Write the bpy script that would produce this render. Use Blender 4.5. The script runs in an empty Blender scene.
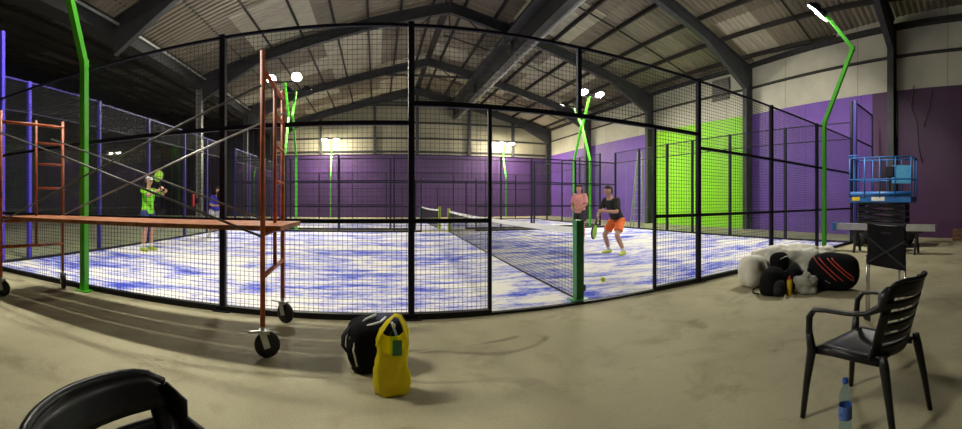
import bpy, math, random
from mathutils import Vector, Matrix, noise as mnoise, Euler
random.seed(7)
SC = bpy.context.scene
COL = SC.collection
PI = math.pi
V = Vector

# ------------------------------------------------------------------ materials
def new_mat(name):
    m = bpy.data.materials.new(name); m.use_nodes = True
    nt = m.node_tree; nt.nodes.clear()
    out = nt.nodes.new('ShaderNodeOutputMaterial')
    b = nt.nodes.new('ShaderNodeBsdfPrincipled')
    nt.links.new(b.outputs[0], out.inputs[0])
    return m, nt, b, out
def ramp(nt, fac, stops):
    r = nt.nodes.new('ShaderNodeValToRGB')
    els = r.color_ramp.elements
    while len(els) < len(stops): els.new(0.5)
    for e, (p, c) in zip(els, stops):
        e.position = p; e.color = (c[0], c[1], c[2], 1)
    nt.links.new(fac, r.inputs[0]); return r.outputs[0]
def noise_tex(nt, scale, detail=4, rough=.6, mapping=None, dist=0):
    t = nt.nodes.new('ShaderNodeTexNoise')
    t.inputs['Scale'].default_value = scale; t.inputs['Detail'].default_value = detail
    t.inputs['Roughness'].default_value = rough; t.inputs['Distortion'].default_value = dist
    tc = nt.nodes.new('ShaderNodeTexCoord')
    if mapping:
        mp = nt.nodes.new('ShaderNodeMapping'); mp.inputs['Scale'].default_value = mapping
        nt.links.new(tc.outputs['Object'], mp.inputs[0]); nt.links.new(mp.outputs[0], t.inputs[0])
    else:
        nt.links.new(tc.outputs['Object'], t.inputs[0])
    return t.outputs[0]
def mixc(nt, fac, a, b, mode='MIX'):
    n = nt.nodes.new('ShaderNodeMix'); n.data_type = 'RGBA'; n.blend_type = mode
    for s, v in ((n.inputs[0], fac), (n.inputs[6], a), (n.inputs[7], b)):
        if isinstance(v, (int, float)): s.default_value = v
        elif isinstance(v, tuple): s.default_value = (v[0], v[1], v[2], 1)
        else: nt.links.new(v, s)
    return n.outputs[2]
def bump(nt, b, h, strength=.3, dist=.02):
    n = nt.nodes.new('ShaderNodeBump'); n.inputs['Strength'].default_value = strength
    n.inputs['Distance'].default_value = dist
    nt.links.new(h, n.inputs['Height']); nt.links.new(n.outputs[0], b.inputs['Normal'])
def mat(name, c, rough=.5, metal=0, var=.12, scale=6, bmp=0, bscale=40, spec=.5):
    m, nt, b, out = new_mat(name)
    n = noise_tex(nt, scale)
    lo = tuple(x*(1-var*1.6) for x in c); hi = tuple(min(1, x*(1+var)) for x in c)
    nt.links.new(ramp(nt, n, [(.3, lo), (.7, hi)]), b.inputs['Base Color'])
    b.inputs['Roughness'].default_value = rough; b.inputs['Metallic'].default_value = metal
    b.inputs['Specular IOR Level'].default_value = spec
    if bmp: bump(nt, b, noise_tex(nt, bscale, 5), bmp, .01)
    return m
def glass_mat(name, tint=(.93, .97, .95)):
    m, nt, b, out = new_mat(name); nt.nodes.remove(b)
    tr = nt.nodes.new('ShaderNodeBsdfTransparent'); tr.inputs[0].default_value = (*tint, 1)
    gl = nt.nodes.new('ShaderNodeBsdfGlossy'); gl.inputs['Roughness'].default_value = .02
    fr = nt.nodes.new('ShaderNodeFresnel'); fr.inputs[0].default_value = 1.45
    mx = nt.nodes.new('ShaderNodeMixShader')
    ge = nt.nodes.new('ShaderNodeNewGeometry')      # reflect on the entry face only
    iv = nt.nodes.new('ShaderNodeMath'); iv.operation = 'SUBTRACT'; iv.inputs[0].default_value = 1
    nt.links.new(ge.outputs['Backfacing'], iv.inputs[1])
    mu = nt.nodes.new('ShaderNodeMath'); mu.operation = 'MULTIPLY'
    nt.links.new(fr.outputs[0], mu.inputs[0]); nt.links.new(iv.outputs[0], mu.inputs[1])
    nt.links.new(mu.outputs[0], mx.inputs[0]); nt.links.new(tr.outputs[0], mx.inputs[1]); nt.links.new(gl.outputs[0], mx.inputs[2])
    nt.links.new(mx.outputs[0], out.inputs[0]); return m
def emit_mat(name, c, s):
    m, nt, b, out = new_mat(name)
    b.inputs['Base Color'].default_value = (.8, .8, .8, 1)
    b.inputs['Emission Color'].default_value = (*c, 1); b.inputs['Emission Strength'].default_value = s
    return m

def concrete_mat():
    m, nt, b, out = new_mat('worn_concrete')
    big = noise_tex(nt, .45, 5, .6); mid = noise_tex(nt, 2.2, 6, .65, dist=.6); fine = noise_tex(nt, 60, 3, .6)
    c = ramp(nt, big, [(.3, (.28, .25, .155)), (.62, (.41, .375, .24)), (.8, (.46, .42, .28))])
    d = ramp(nt, mid, [(.3, (.62, .61, .58)), (.5, (1, 1, 1))])
    c = mixc(nt, .75, c, d, 'MULTIPLY')
    st = ramp(nt, noise_tex(nt, .9, 3, .5, (1, 2.2, 1), 1.2), [(.27, (.42, .41, .40)), (.36, (1, 1, 1))])
    c = mixc(nt, .8, c, st, 'MULTIPLY')
    f = ramp(nt, fine, [(.35, (.86, .86, .86)), (.6, (1, 1, 1))])
    c = mixc(nt, .7, c, f, 'MULTIPLY')
    nt.links.new(c, b.inputs['Base Color'])
    b.inputs['Roughness'].default_value = .72; b.inputs['Specular IOR Level'].default_value = .3
    bump(nt, b, mid, .12, .02)
    return m
def turf_mat():
    m, nt, b, out = new_mat('sanded_blue_turf')
    a = noise_tex(nt, 1.0, 6, .68, (.55, 1.3, 1), .9)
    s = noise_tex(nt, 5.0, 5, .7, (.55, 1.5, 1), .4)
    g = noise_tex(nt, 26, 4, .7)
    add = nt.nodes.new('ShaderNodeMath'); add.operation = 'MULTIPLY_ADD'; add.inputs[1].default_value = .50
    nt.links.new(s, add.inputs[0]); nt.links.new(a, add.inputs[2])
    add2 = nt.nodes.new('ShaderNodeMath'); add2.operation = 'MULTIPLY_ADD'; add2.inputs[1].default_value = .28
    nt.links.new(g, add2.inputs[0]); nt.links.new(add.outputs[0], add2.inputs[2])
    c = ramp(nt, add2.outputs[0], [(.705, (.045, .07, .52)), (.79, (.14, .18, .64)), (.88, (.48, .48, .72)), (.965, (.78, .76, .70))])
    nt.links.new(c, b.inputs['Base Color']); b.inputs['Roughness'].default_value = .95
    b.inputs['Specular IOR Level'].default_value = .1
    bump(nt, b, noise_tex(nt, 90, 2), .3, .01)
    return m
def sheet_mat(name, stops, sx=1.1, sy=2.6):
    # roofing sheets: each sheet of the laid grid has its own tone
    m, nt, b, out = new_mat(name)
    tc = nt.nodes.new('ShaderNodeTexCoord')
    mp = nt.nodes.new('ShaderNodeMapping'); mp.inputs['Scale'].default_value = (1/sy, 1/sx, 0)
    nt.links.new(tc.outputs['Object'], mp.inputs[0])
    sn = nt.nodes.new('ShaderNodeVectorMath'); sn.operation = 'FLOOR'
    nt.links.new(mp.outputs[0], sn.inputs[0])
    wn = nt.nodes.new('ShaderNodeTexWhiteNoise'); wn.noise_dimensions = '3D'
    nt.links.new(sn.outputs[0], wn.inputs[0])
    c = ramp(nt, wn.outputs[0], stops)
    d = ramp(nt, noise_tex(nt, 2.5, 5, .6, (.4, 1.6, 1)), [(.3, (.72, .70, .66)), (.6, (1, 1, 1))])
    nt.links.new(mixc(nt, .8, c, d, 'MULTIPLY'), b.inputs['Base Color'])
    b.inputs['Roughness'].default_value = .6
    return m
def board_mat(name, c, joint=1.2, axis='Y', var=.12, rough=.55):
    # painted boards with thin joints every `joint` metres along the axis
    m, nt, b, out = new_mat(name)
    tc = nt.nodes.new('ShaderNodeTexCoord'); sp = nt.nodes.new('ShaderNodeSeparateXYZ')
    nt.links.new(tc.outputs['Object'], sp.inputs[0])
    fr = nt.nodes.new('ShaderNodeMath'); fr.operation = 'PINGPONG'; fr.inputs[1].default_value = joint/2
    nt.links.new(sp.outputs[axis], fr.inputs[0])
    lt = nt.nodes.new('ShaderNodeMath'); lt.operation = 'LESS_THAN'; lt.inputs[1].default_value = .012
    nt.links.new(fr.outputs[0], lt.inputs[0])
    n = noise_tex(nt, 1.1, 5, .6)
    base = ramp(nt, n, [(.3, tuple(x*(1-var) for x in c)), (.7, tuple(min(1, x*(1+var)) for x in c))])
    nt.links.new(mixc(nt, lt.outputs[0], base, tuple(x*.45 for x in c)), b.inputs['Base Color'])
    b.inputs['Roughness'].default_value = rough
    return m

def film_mat(name, c):
    m = mat(name, c, .35, var=.08, bmp=.2, bscale=25); nt = m.node_tree
    b = next(n for n in nt.nodes if n.type == 'BSDF_PRINCIPLED'); out = next(n for n in nt.nodes if n.type == 'OUTPUT_MATERIAL')
    tl = nt.nodes.new('ShaderNodeBsdfTranslucent'); tl.inputs[0].default_value = (*c, 1)
    mx = nt.nodes.new('ShaderNodeMixShader'); mx.inputs[0].default_value = .6
    nt.links.new(b.outputs[0], mx.inputs[1]); nt.links.new(tl.outputs[0], mx.inputs[2]); nt.links.new(mx.outputs[0], out.inputs[0])
    return m
MT = dict(
    concrete=concrete_mat(), turf=turf_mat(),
    black=mat('black_powder_coat', (.012, .012, .018), .55, spec=.3),
    navy=mat('navy_powder_coat', (.014, .013, .035), .55, spec=.25),
    blue_lit=mat('lit_blue_powder_coat', (.055, .035, .46), .45, var=.08),  # lit copy of the blue frame paint: lamp light put into the colour
    blue_frame=mat('blue_powder_coat', (.022, .016, .17), .5, var=.08),
    wire=mat('black_wire', (.010, .010, .016), .55),
    green_paint=mat('bright_green_paint', (.10, .62, .03), .4, var=.08),
    dark_green=mat('green_post_paint', (.03, .21, .06), .4),
    lime_post=mat('lime_post_paint', (.30, .42, .02), .45),
    orange=mat('orange_scaffold_paint', (.42, .085, .018), .5, var=.3, scale=14, bmp=.1),
    plank=mat('scaffold_plank_wood', (.34, .12, .045), .7, var=.3, scale=9),
    galv=mat('galvanised_steel', (.42, .42, .40), .42, .7, var=.2),
    dsteel=mat('dull_brace_steel', (.13, .13, .13), .5, .5, var=.2),
    chrome=mat('chrome', (.6, .6, .6), .2, .95, var=.05),
    rubber=mat('black_rubber', (.012, .012, .012), .75),
    plastic=mat('black_moulded_plastic', (.011, .011, .012), .38, var=.2, scale=30, spec=.35),
    fabric=mat('black_fabric', (.009, .009, .011), .95, bmp=.3, bscale=120, spec=.08),
    fabric2=mat('charcoal_fabric', (.028, .028, .03), .95, bmp=.3, bscale=120, spec=.1),
    darknavy=mat('navy_fabric', (.012, .016, .055), .8, bmp=.2),
    white_cloth=mat('white_cloth', (.74, .72, .63), .85, var=.08, bmp=.25, bscale=14),
    white_plas=mat('white_plastic', (.70, .72, .68), .4, var=.08),
    grey_cloth=mat('pale_grey_cloth', (.42, .42, .38), .85),
    yellow_bag=film_mat('yellow_carrier_bag_plastic', (.95, .86, .04)),
    yellow=mat('yellow_plastic', (.72, .52, .02), .4),
    redline=mat('red_stripe', (.55, .05, .03), .5),
    red=mat('red_paint', (.55, .03, .03), .45),
    bluecap=mat('blue_cap', (.03, .10, .45), .4),
    labelblue=mat('blue_label', (.08, .16, .5), .5, var=.3, scale=60),
    lift_blue=mat('lift_blue_paint', (.012, .13, .42), .42, var=.1),
    lift_pale=mat('pale_blue_board', (.06, .30, .52), .5),
    alu=mat('aluminium', (.55, .55, .58), .38, .75, var=.1),
    steel=mat('dark_portal_steel', (.036, .037, .040), .6, var=.2, scale=3),
    purlin=mat('brown_purlin', (.026, .022, .016), .75, var=.2),
    soffit=mat('dark_gutter_steel', (.020, .020, .020), .7, var=.2),
    pipe=mat('pale_pipe', (.34, .34, .31), .5, .2),
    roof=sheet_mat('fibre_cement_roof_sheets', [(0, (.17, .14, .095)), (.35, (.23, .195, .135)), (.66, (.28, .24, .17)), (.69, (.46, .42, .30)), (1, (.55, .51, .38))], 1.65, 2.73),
    roof_dark=sheet_mat('dark_roof_sheets', [(0, (.045, .042, .034)), (.7, (.07, .065, .05)), (.8, (.15, .145, .115)), (1, (.17, .165, .13))]),  # side bay sheets, darker in tone than the main roof
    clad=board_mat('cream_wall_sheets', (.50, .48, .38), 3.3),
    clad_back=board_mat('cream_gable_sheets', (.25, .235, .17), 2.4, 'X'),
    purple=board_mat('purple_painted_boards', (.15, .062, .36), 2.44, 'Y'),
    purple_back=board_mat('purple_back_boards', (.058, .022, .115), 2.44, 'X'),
    purple_shaded=board_mat('shaded_purple_boards', (.060, .016, .068), 2.44, 'Y'),  # shaded copy of the purple boards: shade put into the colour
    lime=board_mat('lime_painted_boards', (.27, .66, .015), 2.44, 'Y', .06),
    dark_wall=mat('dark_wall_boards', (.014, .014, .024), .7, var=.3, scale=1),
    glass=glass_mat('court_glass'), bottle=glass_mat('bottle_plastic', (.72, .86, .95)),
    lamp=emit_mat('lit_lamp_lens', (1, .955, .83), 620),
    lamp_bright=emit_mat('bright_lamp_dome', (1, .90, .68), 1250),
    net=mat('black_net_cord', (.012, .012, .014), .8),
    band=mat('white_net_band', (.82, .82, .80), .6, var=.04),
    skin=mat('skin', (.55, .30, .19), .55, var=.06),
    skin_dark=mat('tanned_skin', (.42, .21, .13), .55, var=.06),
    hair_dark=mat('dark_hair', (.02, .014, .01), .7), hair_brown=mat('brown_hair', (.07, .04, .02), .7),
    eye=mat('dark_eye', (.02, .015, .012), .3),
    neon=mat('neon_green_shirt', (.22, .72, .02), .75, var=.06), black_shirt=mat('black_shirt', (.012, .012, .013), .8),
    orange_short=mat('orange_shorts', (.85, .17, .03), .7), denim=mat('navy_shorts', (.03, .05, .16), .8),
    pink=mat('pink_shirt', (.72, .30, .27), .8), dark_short=mat('dark_shorts', (.02, .02, .025), .8),
    blue_shirt=mat('royal_blue_shirt', (.025, .03, .40), .8), white_short=mat('white_shorts', (.55, .55, .55), .8),
    cap=mat('white_cap', (.75, .75, .75), .7), shoe_y=mat('yellow_green_shoe', (.45, .55, .06), .5), shoe_w=mat('white_shoe', (.7, .7, .7), .5),
    sock=mat('white_sock', (.75, .75, .75), .8),
    ball=mat('tennis_ball_felt', (.52, .62, .03), .9), wood=mat('brown_wood', (.22, .11, .045), .7, var=.3),
    lime_racket=mat('lime_racket', (.25, .5, .04), .5), ladder=mat('pale_green_ladder', (.35, .42, .28), .5, .3),
    sticker_w=mat('white_sticker', (.75, .75, .72), .5), louvre=mat('grey_louvre', (.16, .15, .13), .6),
)

# ------------------------------------------------------------------ mesh builder
class MB:
    def __init__(s): s.v = []; s.f = []; s.mi = []; s.cur = 0
    def add(s, vs, fs):
        n = len(s.v); s.v += [tuple(v) for v in vs]
        for f in fs: s.f.append([i+n for i in f]); s.mi.append(s.cur)
        return s
    def box(s, c, size, rot=None):
        hx, hy, hz = size[0]/2, size[1]/2, size[2]/2
        vs = [V((x, y, z)) for x in (-hx, hx) for y in (-hy, hy) for z in (-hz, hz)]
        if rot is not None:
            R = Euler(rot).to_matrix(); vs = [R @ v for v in vs]
        c = V(c)
        return s.add([v+c for v in vs], [(0, 1, 3, 2), (4, 6, 7, 5), (0, 4, 5, 1), (2, 3, 7, 6), (0, 2, 6, 4), (1, 5, 7, 3)])
    def bbox(s, lo, hi):
        return s.box([(a+b)/2 for a, b in zip(lo, hi)], [b-a for a, b in zip(lo, hi)])
    def rbox(s, c, size, r=.02, rot=None, n=3):
        # box with rounded vertical and horizontal edges (superellipsoid of boxes): bevelled shell
        hx, hy, hz = size[0]/2, size[1]/2, size[2]/2; r = min(r, hx, hy, hz)
        rings = []
        prof = [(hz-r+r*math.sin(a), r*(1-math.cos(a))) for a in [PI/2*i/n for i in range(n, -1, -1)]]
        prof = prof + [(-z, i) for z, i in reversed(prof)]
        vs = []; fs = []
        for z, ins in prof:
            for qx, qy, a0 in ((1, 1, 0), (-1, 1, PI/2), (-1, -1, PI), (1, -1, 3*PI/2)):
                for i in range(n+1):
                    a = a0+PI/2*i/n; rr = r-ins
                    vs.append(V((qx*(hx-r)+rr*math.cos(a), qy*(hy-r)+rr*math.sin(a), z)))
        m = 4*(n+1)
        for k in range(len(prof)-1):
            for i in range(m):
                j = (i+1) % m
                fs.append((k*m+i, (k+1)*m+i, (k+1)*m+j, k*m+j))
        fs.append(tuple(range(m))); L = (len(prof)-1)*m; fs.append(tuple(L+i for i in reversed(range(m))))
        if rot is not None:
            R = Euler(rot).to_matrix(); vs = [R @ v for v in vs]
        c = V(c); return s.add([v+c for v in vs], fs)
    def bar(s, p, q, w, d=None, up=(0, 0, 1), caps=True):
        p, q = V(p), V(q); d = d or w; t = (q-p).normalized()
        u = V(up)
        if abs(t.dot(u)) > .98: u = V((0, 1, 0))
        a = t.cross(u).normalized(); b = a.cross(t)
        vs = [o+a*(sx*w/2)+b*(sy*d/2) for o in (p, q) for sx, sy in ((-1, -1), (1, -1), (1, 1), (-1, 1))]
        fs = [(i, (i+1) % 4, 4+(i+1) % 4, 4+i) for i in range(4)]
        if caps: fs += [(3, 2, 1, 0), (4, 5, 6, 7)]
        return s.add(vs, fs)
    def loft(s, pts, rad, n=10, side=None, caps=True):
        # tube through pts; rad: list of r or (w,d); side: fixed width axis
        pts = [V(p) for p in pts]; m = len(pts)
        rad = [(r, r) if isinstance(r, (int, float)) else r for r in (rad if isinstance(rad, list) else [rad]*m)]
        vs = []; fs = []; prev = None
        for i, p in enumerate(pts):
            t = (pts[min(i+1, m-1)]-pts[max(i-1, 0)]).normalized()
            if side is not None: a = V(side); a = (a-t*a.dot(t)).normalized()
            elif prev is None:
                u = V((0, 0, 1)) if abs(t.z) < .9 else V((0, 1, 0)); a = t.cross(u).normalized()
            else: a = (prev-t*prev.dot(t)).normalized()
            prev = a; b = t.cross(a)
            for k in range(n):
                an = 2*PI*k/n; vs.append(p+a*(math.cos(an)*rad[i][0])+b*(math.sin(an)*rad[i][1]))
        for i in range(m-1):
            for k in range(n):
                j = (k+1) % n; fs.append((i*n+k, i*n+j, (i+1)*n+j, (i+1)*n+k))
        if caps: fs.append(tuple(reversed(range(n)))); fs.append(tuple((m-1)*n+k for k in range(n)))
        return s.add(vs, fs)
    def tube(s, p, q, r, n=10): return s.loft([p, q], r, n)
    def path(s, pts, r, n=8): return s.loft(pts, r, n)
    def lathe(s, c, prof, n=20, axis='Z', caps=True):
        c = V(c); vs = []; fs = []
        for r, z in prof:
            for k in range(n):
                a = 2*PI*k/n; x, y = r*math.cos(a), r*math.sin(a)
                vs.append(c+(V((x, y, z)) if axis == 'Z' else V((z, x, y)) if axis == 'X' else V((y, z, x))))
        for i in range(len(prof)-1):
            for k in range(n):
                j = (k+1) % n; fs.append((i*n+k, i*n+j, (i+1)*n+j, (i+1)*n+k))
        if caps: fs.append(tuple(reversed(range(n)))); fs.append(tuple((len(prof)-1)*n+k for k in range(n)))
        return s.add(vs, fs)
    def ball(s, c, r, n=12, m=8, fn=None):
        c = V(c); r = V((r, r, r)) if isinstance(r, (int, float)) else V(r); vs = [c+V((0, 0, -r.z))]; fs = []
        for i in range(1, m):
            t = PI*i/m-PI/2
            for k in range(n):
                a = 2*PI*k/n
                vs.append(c+V((r.x*math.cos(t)*math.cos(a), r.y*math.cos(t)*math.sin(a), r.z*math.sin(t))))
        vs.append(c+V((0, 0, r.z)))
        for k in range(n): fs.append((0, 1+(k+1) % n, 1+k))
        for i in range(m-2):
            for k in range(n):
                j = (k+1) % n; a = 1+i*n; fs.append((a+k, a+j, a+n+j, a+n+k))
        L = 1+(m-2)*n
        for k in range(n): fs.append((L+k, L+(k+1) % n, len(vs)-1))
        if fn: vs = [fn(v) for v in vs]
        return s.add(vs, fs)
    def grid(s, fn, nu, nv):
        vs = [fn(i/nu, j/nv) for j in range(nv+1) for i in range(nu+1)]
        fs = [(j*(nu+1)+i, j*(nu+1)+i+1, (j+1)*(nu+1)+i+1, (j+1)*(nu+1)+i) for j in range(nv) for i in range(nu)]
        return s.add(vs, fs)

def wloc(o):
    p = V((0, 0, 0))
    while o is not None: p = p+o.location; o = o.parent
    return p
def link(o, parent=None):
    COL.objects.link(o)
    if parent is not None: o.parent = parent
    return o
def obj(name, mb, m, parent=None, local=False, smooth=False, solid=0, origin=None):
    me = bpy.data.meshes.new(name)
    vs = mb.v
    if parent is None and not local:
        if origin is None:
            xs, ys, zs = zip(*vs); origin = V(((min(xs)+max(xs))/2, (min(ys)+max(ys))/2, min(zs)))
        off = V(origin)
    elif parent is not None and not local: off = wloc(parent)
    else: off = V((0, 0, 0))
    me.from_pydata([(x-off.x, y-off.y, z-off.z) for x, y, z in vs], [], mb.f)
    for mm in (m if isinstance(m, (list, tuple)) else [m]): me.materials.append(MT[mm])
    if len(me.materials) > 1: me.polygons.foreach_set('material_index', mb.mi)
    if smooth: me.polygons.foreach_set('use_smooth', [True]*len(me.polygons))
    me.update()
    o = bpy.data.objects.new(name, me)
    if parent is None and not local: o.location = off
    link(o, parent)
    if solid:
        sm = o.modifiers.new('thickness', 'SOLIDIFY'); sm.thickness = solid; sm.offset = 0
    return o
def tag(o, label, cat, group=None):
    o['label'] = label; o['category'] = cat
    if group: o['group'] = group
    return o
def thing(name, label, cat, loc=(0, 0, 0), rz=0, group=None):
    o = bpy.data.objects.new(name, None); o.empty_display_size = .1
    o.location = loc; o.rotation_euler = (0, 0, rz); link(o)
    return tag(o, label, cat, group)
def struct(name, mb, m, parent=None, **k):
    o = obj(name, mb, m, parent, **k)
    if parent is None: o['kind'] = 'structure'
    return o
def dup(root, loc, rz, label, group=None):
    r = root.copy(); COL.objects.link(r); r.location = loc; r.rotation_euler = (0, 0, rz); r['label'] = label
    if group: r['group'] = group
    for ch in list(root.children):
        c = ch.copy(); COL.objects.link(c); c.parent = r
        for g in list(ch.children):
            d = g.copy(); COL.objects.link(d); d.parent = c
    return r
def remeshed(mb, voxel, smooth_it=6):
    me = bpy.data.meshes.new('tmp'); me.from_pydata(mb.v, [], mb.f); me.update()
    o = bpy.data.objects.new('tmp', me); COL.objects.link(o)
    r = o.modifiers.new('r', 'REMESH'); r.mode = 'VOXEL'; r.voxel_size = voxel
    if smooth_it:
        s = o.modifiers.new('s', 'SMOOTH'); s.iterations = smooth_it; s.factor = .5
    dg = bpy.context.evaluated_depsgraph_get(); ev = o.evaluated_get(dg); em = ev.to_mesh()
    out = MB(); out.add([tuple(v.co) for v in em.vertices], [list(p.vertices) for p in em.polygons])
    ev.to_mesh_clear(); bpy.data.objects.remove(o); bpy.data.meshes.remove(me)
    return out

# ------------------------------------------------------------------ hall dimensions (metres)
CAM_H = 1.2
FY = 4.0                      # near side fence line
MID = 15.2; C2 = 16.55; C2E = 24.8
WALLR = 14.07; BACK = 29.8; VAL = -8.0; VALZ = 7.0
RX, RZ = 3.15, 9.93           # ridge
SL = (RZ-7.28)/(WALLR-RX)
def roofz(x): return RZ-SL*abs(x-RX) if x > VAL else VALZ+SL*(VAL-x)*.9
FRAMES = [3.4, 10.0, 16.6, 23.2, 29.5]
def wallx(y):                 # inner face of the right-hand wall
    return WALLR if y >= 10 else WALLR-(10-y)*.147

# ------------------------------------------------------------------ setting: floor, courts, walls, ceiling
struct('floor', MB().bbox((-18.2, -7, -.2), (14.5, 30.2, 0)), 'concrete')
struct('floor_court', MB().bbox((-6.2, FY, 0), (10.6, MID, .012)), 'turf')
struct('floor_court_far', MB().bbox((-6.2, C2, 0), (10.6, C2E, .012)), 'turf')

def wall_seg(y0, y1, z0, z1, t=.12):
    m = MB(); a, b = wallx(y0), wallx(y1)
    m.add([(a, y0, z0), (b, y1, z0), (b, y1, z1), (a, y0, z1), (a+t, y0, z0), (b+t, y1, z0), (b+t, y1, z1), (a+t, y0, z1)],
          [(0, 1, 2, 3), (5, 4, 7, 6), (3, 2, 6, 7), (0, 4, 5, 1), (0, 3, 7, 4), (1, 5, 6, 2)])
    return m
struct('wall_right_shaded', wall_seg(-7, 4.2, 0, 5.0), 'purple_shaded')  # colour changes where the purple wall falls into shade
struct('wall_right_purple', wall_seg(4.2, 9.95, 0, 5.0), 'purple')
struct('wall_right_lime', wall_seg(9.95, 16.6, 0, 5.0), 'lime')
struct('wall_right_far', wall_seg(16.6, BACK, 0, 5.0), 'purple')
up = MB()
for y0, y1 in ((-7, 10), (10, BACK)):
    a, b = wallx(y0)+.05, wallx(y1)+.05
    z0, z1 = roofz(a)+.05, roofz(b)+.05
    up.add([(a, y0, 5.0), (b, y1, 5.0), (b, y1, z1), (a, y0, z0), (a+.1, y0, 5.0), (b+.1, y1, 5.0), (b+.1, y1, z1), (a+.1, y0, z0)],
           [(0, 1, 2, 3), (5, 4, 7, 6), (3, 2, 6, 7), (0, 4, 5, 1), (0, 3, 7, 4), (1, 5, 6, 2)])
wr = struct('wall_right_upper', up, 'clad')
for z in (6.15,):
    g = MB(); g.bar((wallx(-7)-.04, -7, z), (wallx(10)-.04, 10, z), .12, .07); g.bar((WALLR-.04, 10, z), (WALLR-.04, BACK, z), .12, .07)
    obj('girt', g, 'soffit', wr)
g = MB(); g.bar((wallx(-7)-.06, -7, 7.22), (wallx(10)-.06, 10, 7.12), .2, .16); g.bar((WALLR-.06, 10, 7.12), (WALLR-.06, BACK, 7.12), .2, .16)
obj('eaves_beam', g, 'soffit', wr)
g = MB(); g.bbox((WALLR-.02, 11.2, 5.9), (WALLR+.04, 12.2, 6.9))
for k in range(9): g.box((WALLR-.03, 11.7, 5.98+k*.105), (.06, 1.0, .03), (0, .5, 0))
obj('louvre_vent', g, 'louvre', wr)

g = MB()
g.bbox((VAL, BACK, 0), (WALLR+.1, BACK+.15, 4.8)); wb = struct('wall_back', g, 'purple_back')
g = MB(); y = BACK+.05
pts = [(VAL, 4.8), (WALLR+.1, 4.8), (WALLR+.1, roofz(WALLR+.1)), (RX, RZ), (VAL, roofz(VAL))]
n = len(pts); g.add([(x, y, z) for x, z in pts]+[(x, y+.1, z) for x, z in pts],
      [tuple(range(n)), tuple(reversed(range(n, 2*n)))]+[(i, (i+1) % n, n+(i+1) % n, n+i) for i in range(n)])
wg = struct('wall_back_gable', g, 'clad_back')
for z in (5.0, 6.0, 7.2, 8.5):
    hw = min(11, (RZ-.25-z)/SL) if z > 6.9 else 11
    x0, x1 = max(VAL, RX-hw), min(WALLR, RX+hw)
    obj('girt', MB().bar((x0, BACK-.03, z), (x1, BACK-.03, z), .12, .12), 'soffit', wg)
for x in (-4.2, -.1, 3.15, 7.2, 10.8):
    obj('wind_post', MB().bar((x, BACK-.08, 4.8), (x, BACK-.08, roofz(x)-.15), .2, .2), 'steel', wg)
struct('wall_back_left', MB().bbox((-18.2, BACK, 0), (VAL, BACK+.15, 9)), 'dark_wall')
struct('wall_left', MB().bbox((-18.35, -7, 0), (-18.2, BACK+.15, 9.4)), 'dark_wall')

def corrugated(x0, x1, y0, y1, zf, pitch=.22, amp=.028):
    m = MB(); n = int((y1-y0)/pitch*4); vs = []; fs = []
    for i in range(n+1):
        y = y0+(y1-y0)*i/n; dz = amp*math.sin(2*PI*(y-y0)/pitch)
        for x in (x0, x1): vs.append((x, y, zf(x)+dz))
    for i in range(n): fs.append((2*i, 2*i+1, 2*i+3, 2*i+2))
    m.add(vs, fs); return m
def roof_slope(name, x0, x1, m, n):
    o = struct(name, corrugated(x0, x1, -7, BACK+.1, lambda x: roofz(x)+.06), m, solid=.02)
    for k in range(n):
        x = x0+(x1-x0)*(k+.5)/n
        obj('purlin', MB().bar((x, -7, roofz(x)-.06), (x, BACK, roofz(x)-.06), .085, .16), 'purlin', o)
    return o
cr = roof_slope('ceiling_right', RX, WALLR+.15, 'roof', 8)
cl = roof_slope('ceiling_left', VAL, RX, 'roof', 8)
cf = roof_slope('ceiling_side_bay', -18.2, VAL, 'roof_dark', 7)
obj('ridge_cap', MB().bar((RX, -7, RZ-.05), (RX, BACK, RZ-.05), .3, .1), 'purlin', cr)
for y in (6.7, 13.3, 19.9, 26.3):
    obj('sag_bar', MB().bar((RX+.3, y, roofz(RX+.3)-.10), (WALLR-.2, y, roofz(WALLR-.2)-.10), .05, .05), 'purlin', cr)
# valley gutter beam along the left side of the bay
vb = MB().bbox((VAL-.28, -7, VALZ-.55), (VAL+.25, BACK, VALZ+.05))
tg = thing('valley_beam', 'long dark box beam along the left eaves of the roof', 'beam', (VAL, 10, VALZ-.55))
obj('gutter_box', vb, 'soffit', tg)
obj('conduit', MB().tube((VAL+.32, -7, VALZ-.12), (VAL+.32, BACK, VALZ-.12), .045, 8), 'pipe', tg)
# dark deep girder under the right slope
GX = 6.0
tg = thing('roof_girder', 'dark deep girder hanging lengthwise under the roof beside a pale pipe', 'girder', (GX, 10, 7.6))
obj('web_sheet', MB().bbox((GX-.03, -7, 7.7), (GX+.03, BACK, roofz(GX)-.2)), 'steel', tg)
obj('bottom_chord', MB().bar((GX, -7, 7.65), (GX, BACK, 7.65), .3, .12), 'soffit', tg)
obj('top_chord', MB().bar((GX, -7, 8.95), (GX, BACK, 8.95), .25, .12), 'soffit', tg)
obj('walkway_plate', MB().bar((GX-.35, -7, 8.3), (GX-.35, BACK, 8.3), .5, .05), 'soffit', tg)
obj('pipe', MB().tube((GX+.28, -7, 7.63), (GX+.28, BACK, 7.63), .09, 10), 'pipe', tg)
for y in FRAMES: obj('hanger_post', MB().bar((GX-.1, y-.25, 7.6), (GX-.1, y-.25, 9.1), .14, .14), 'steel', tg)
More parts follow.
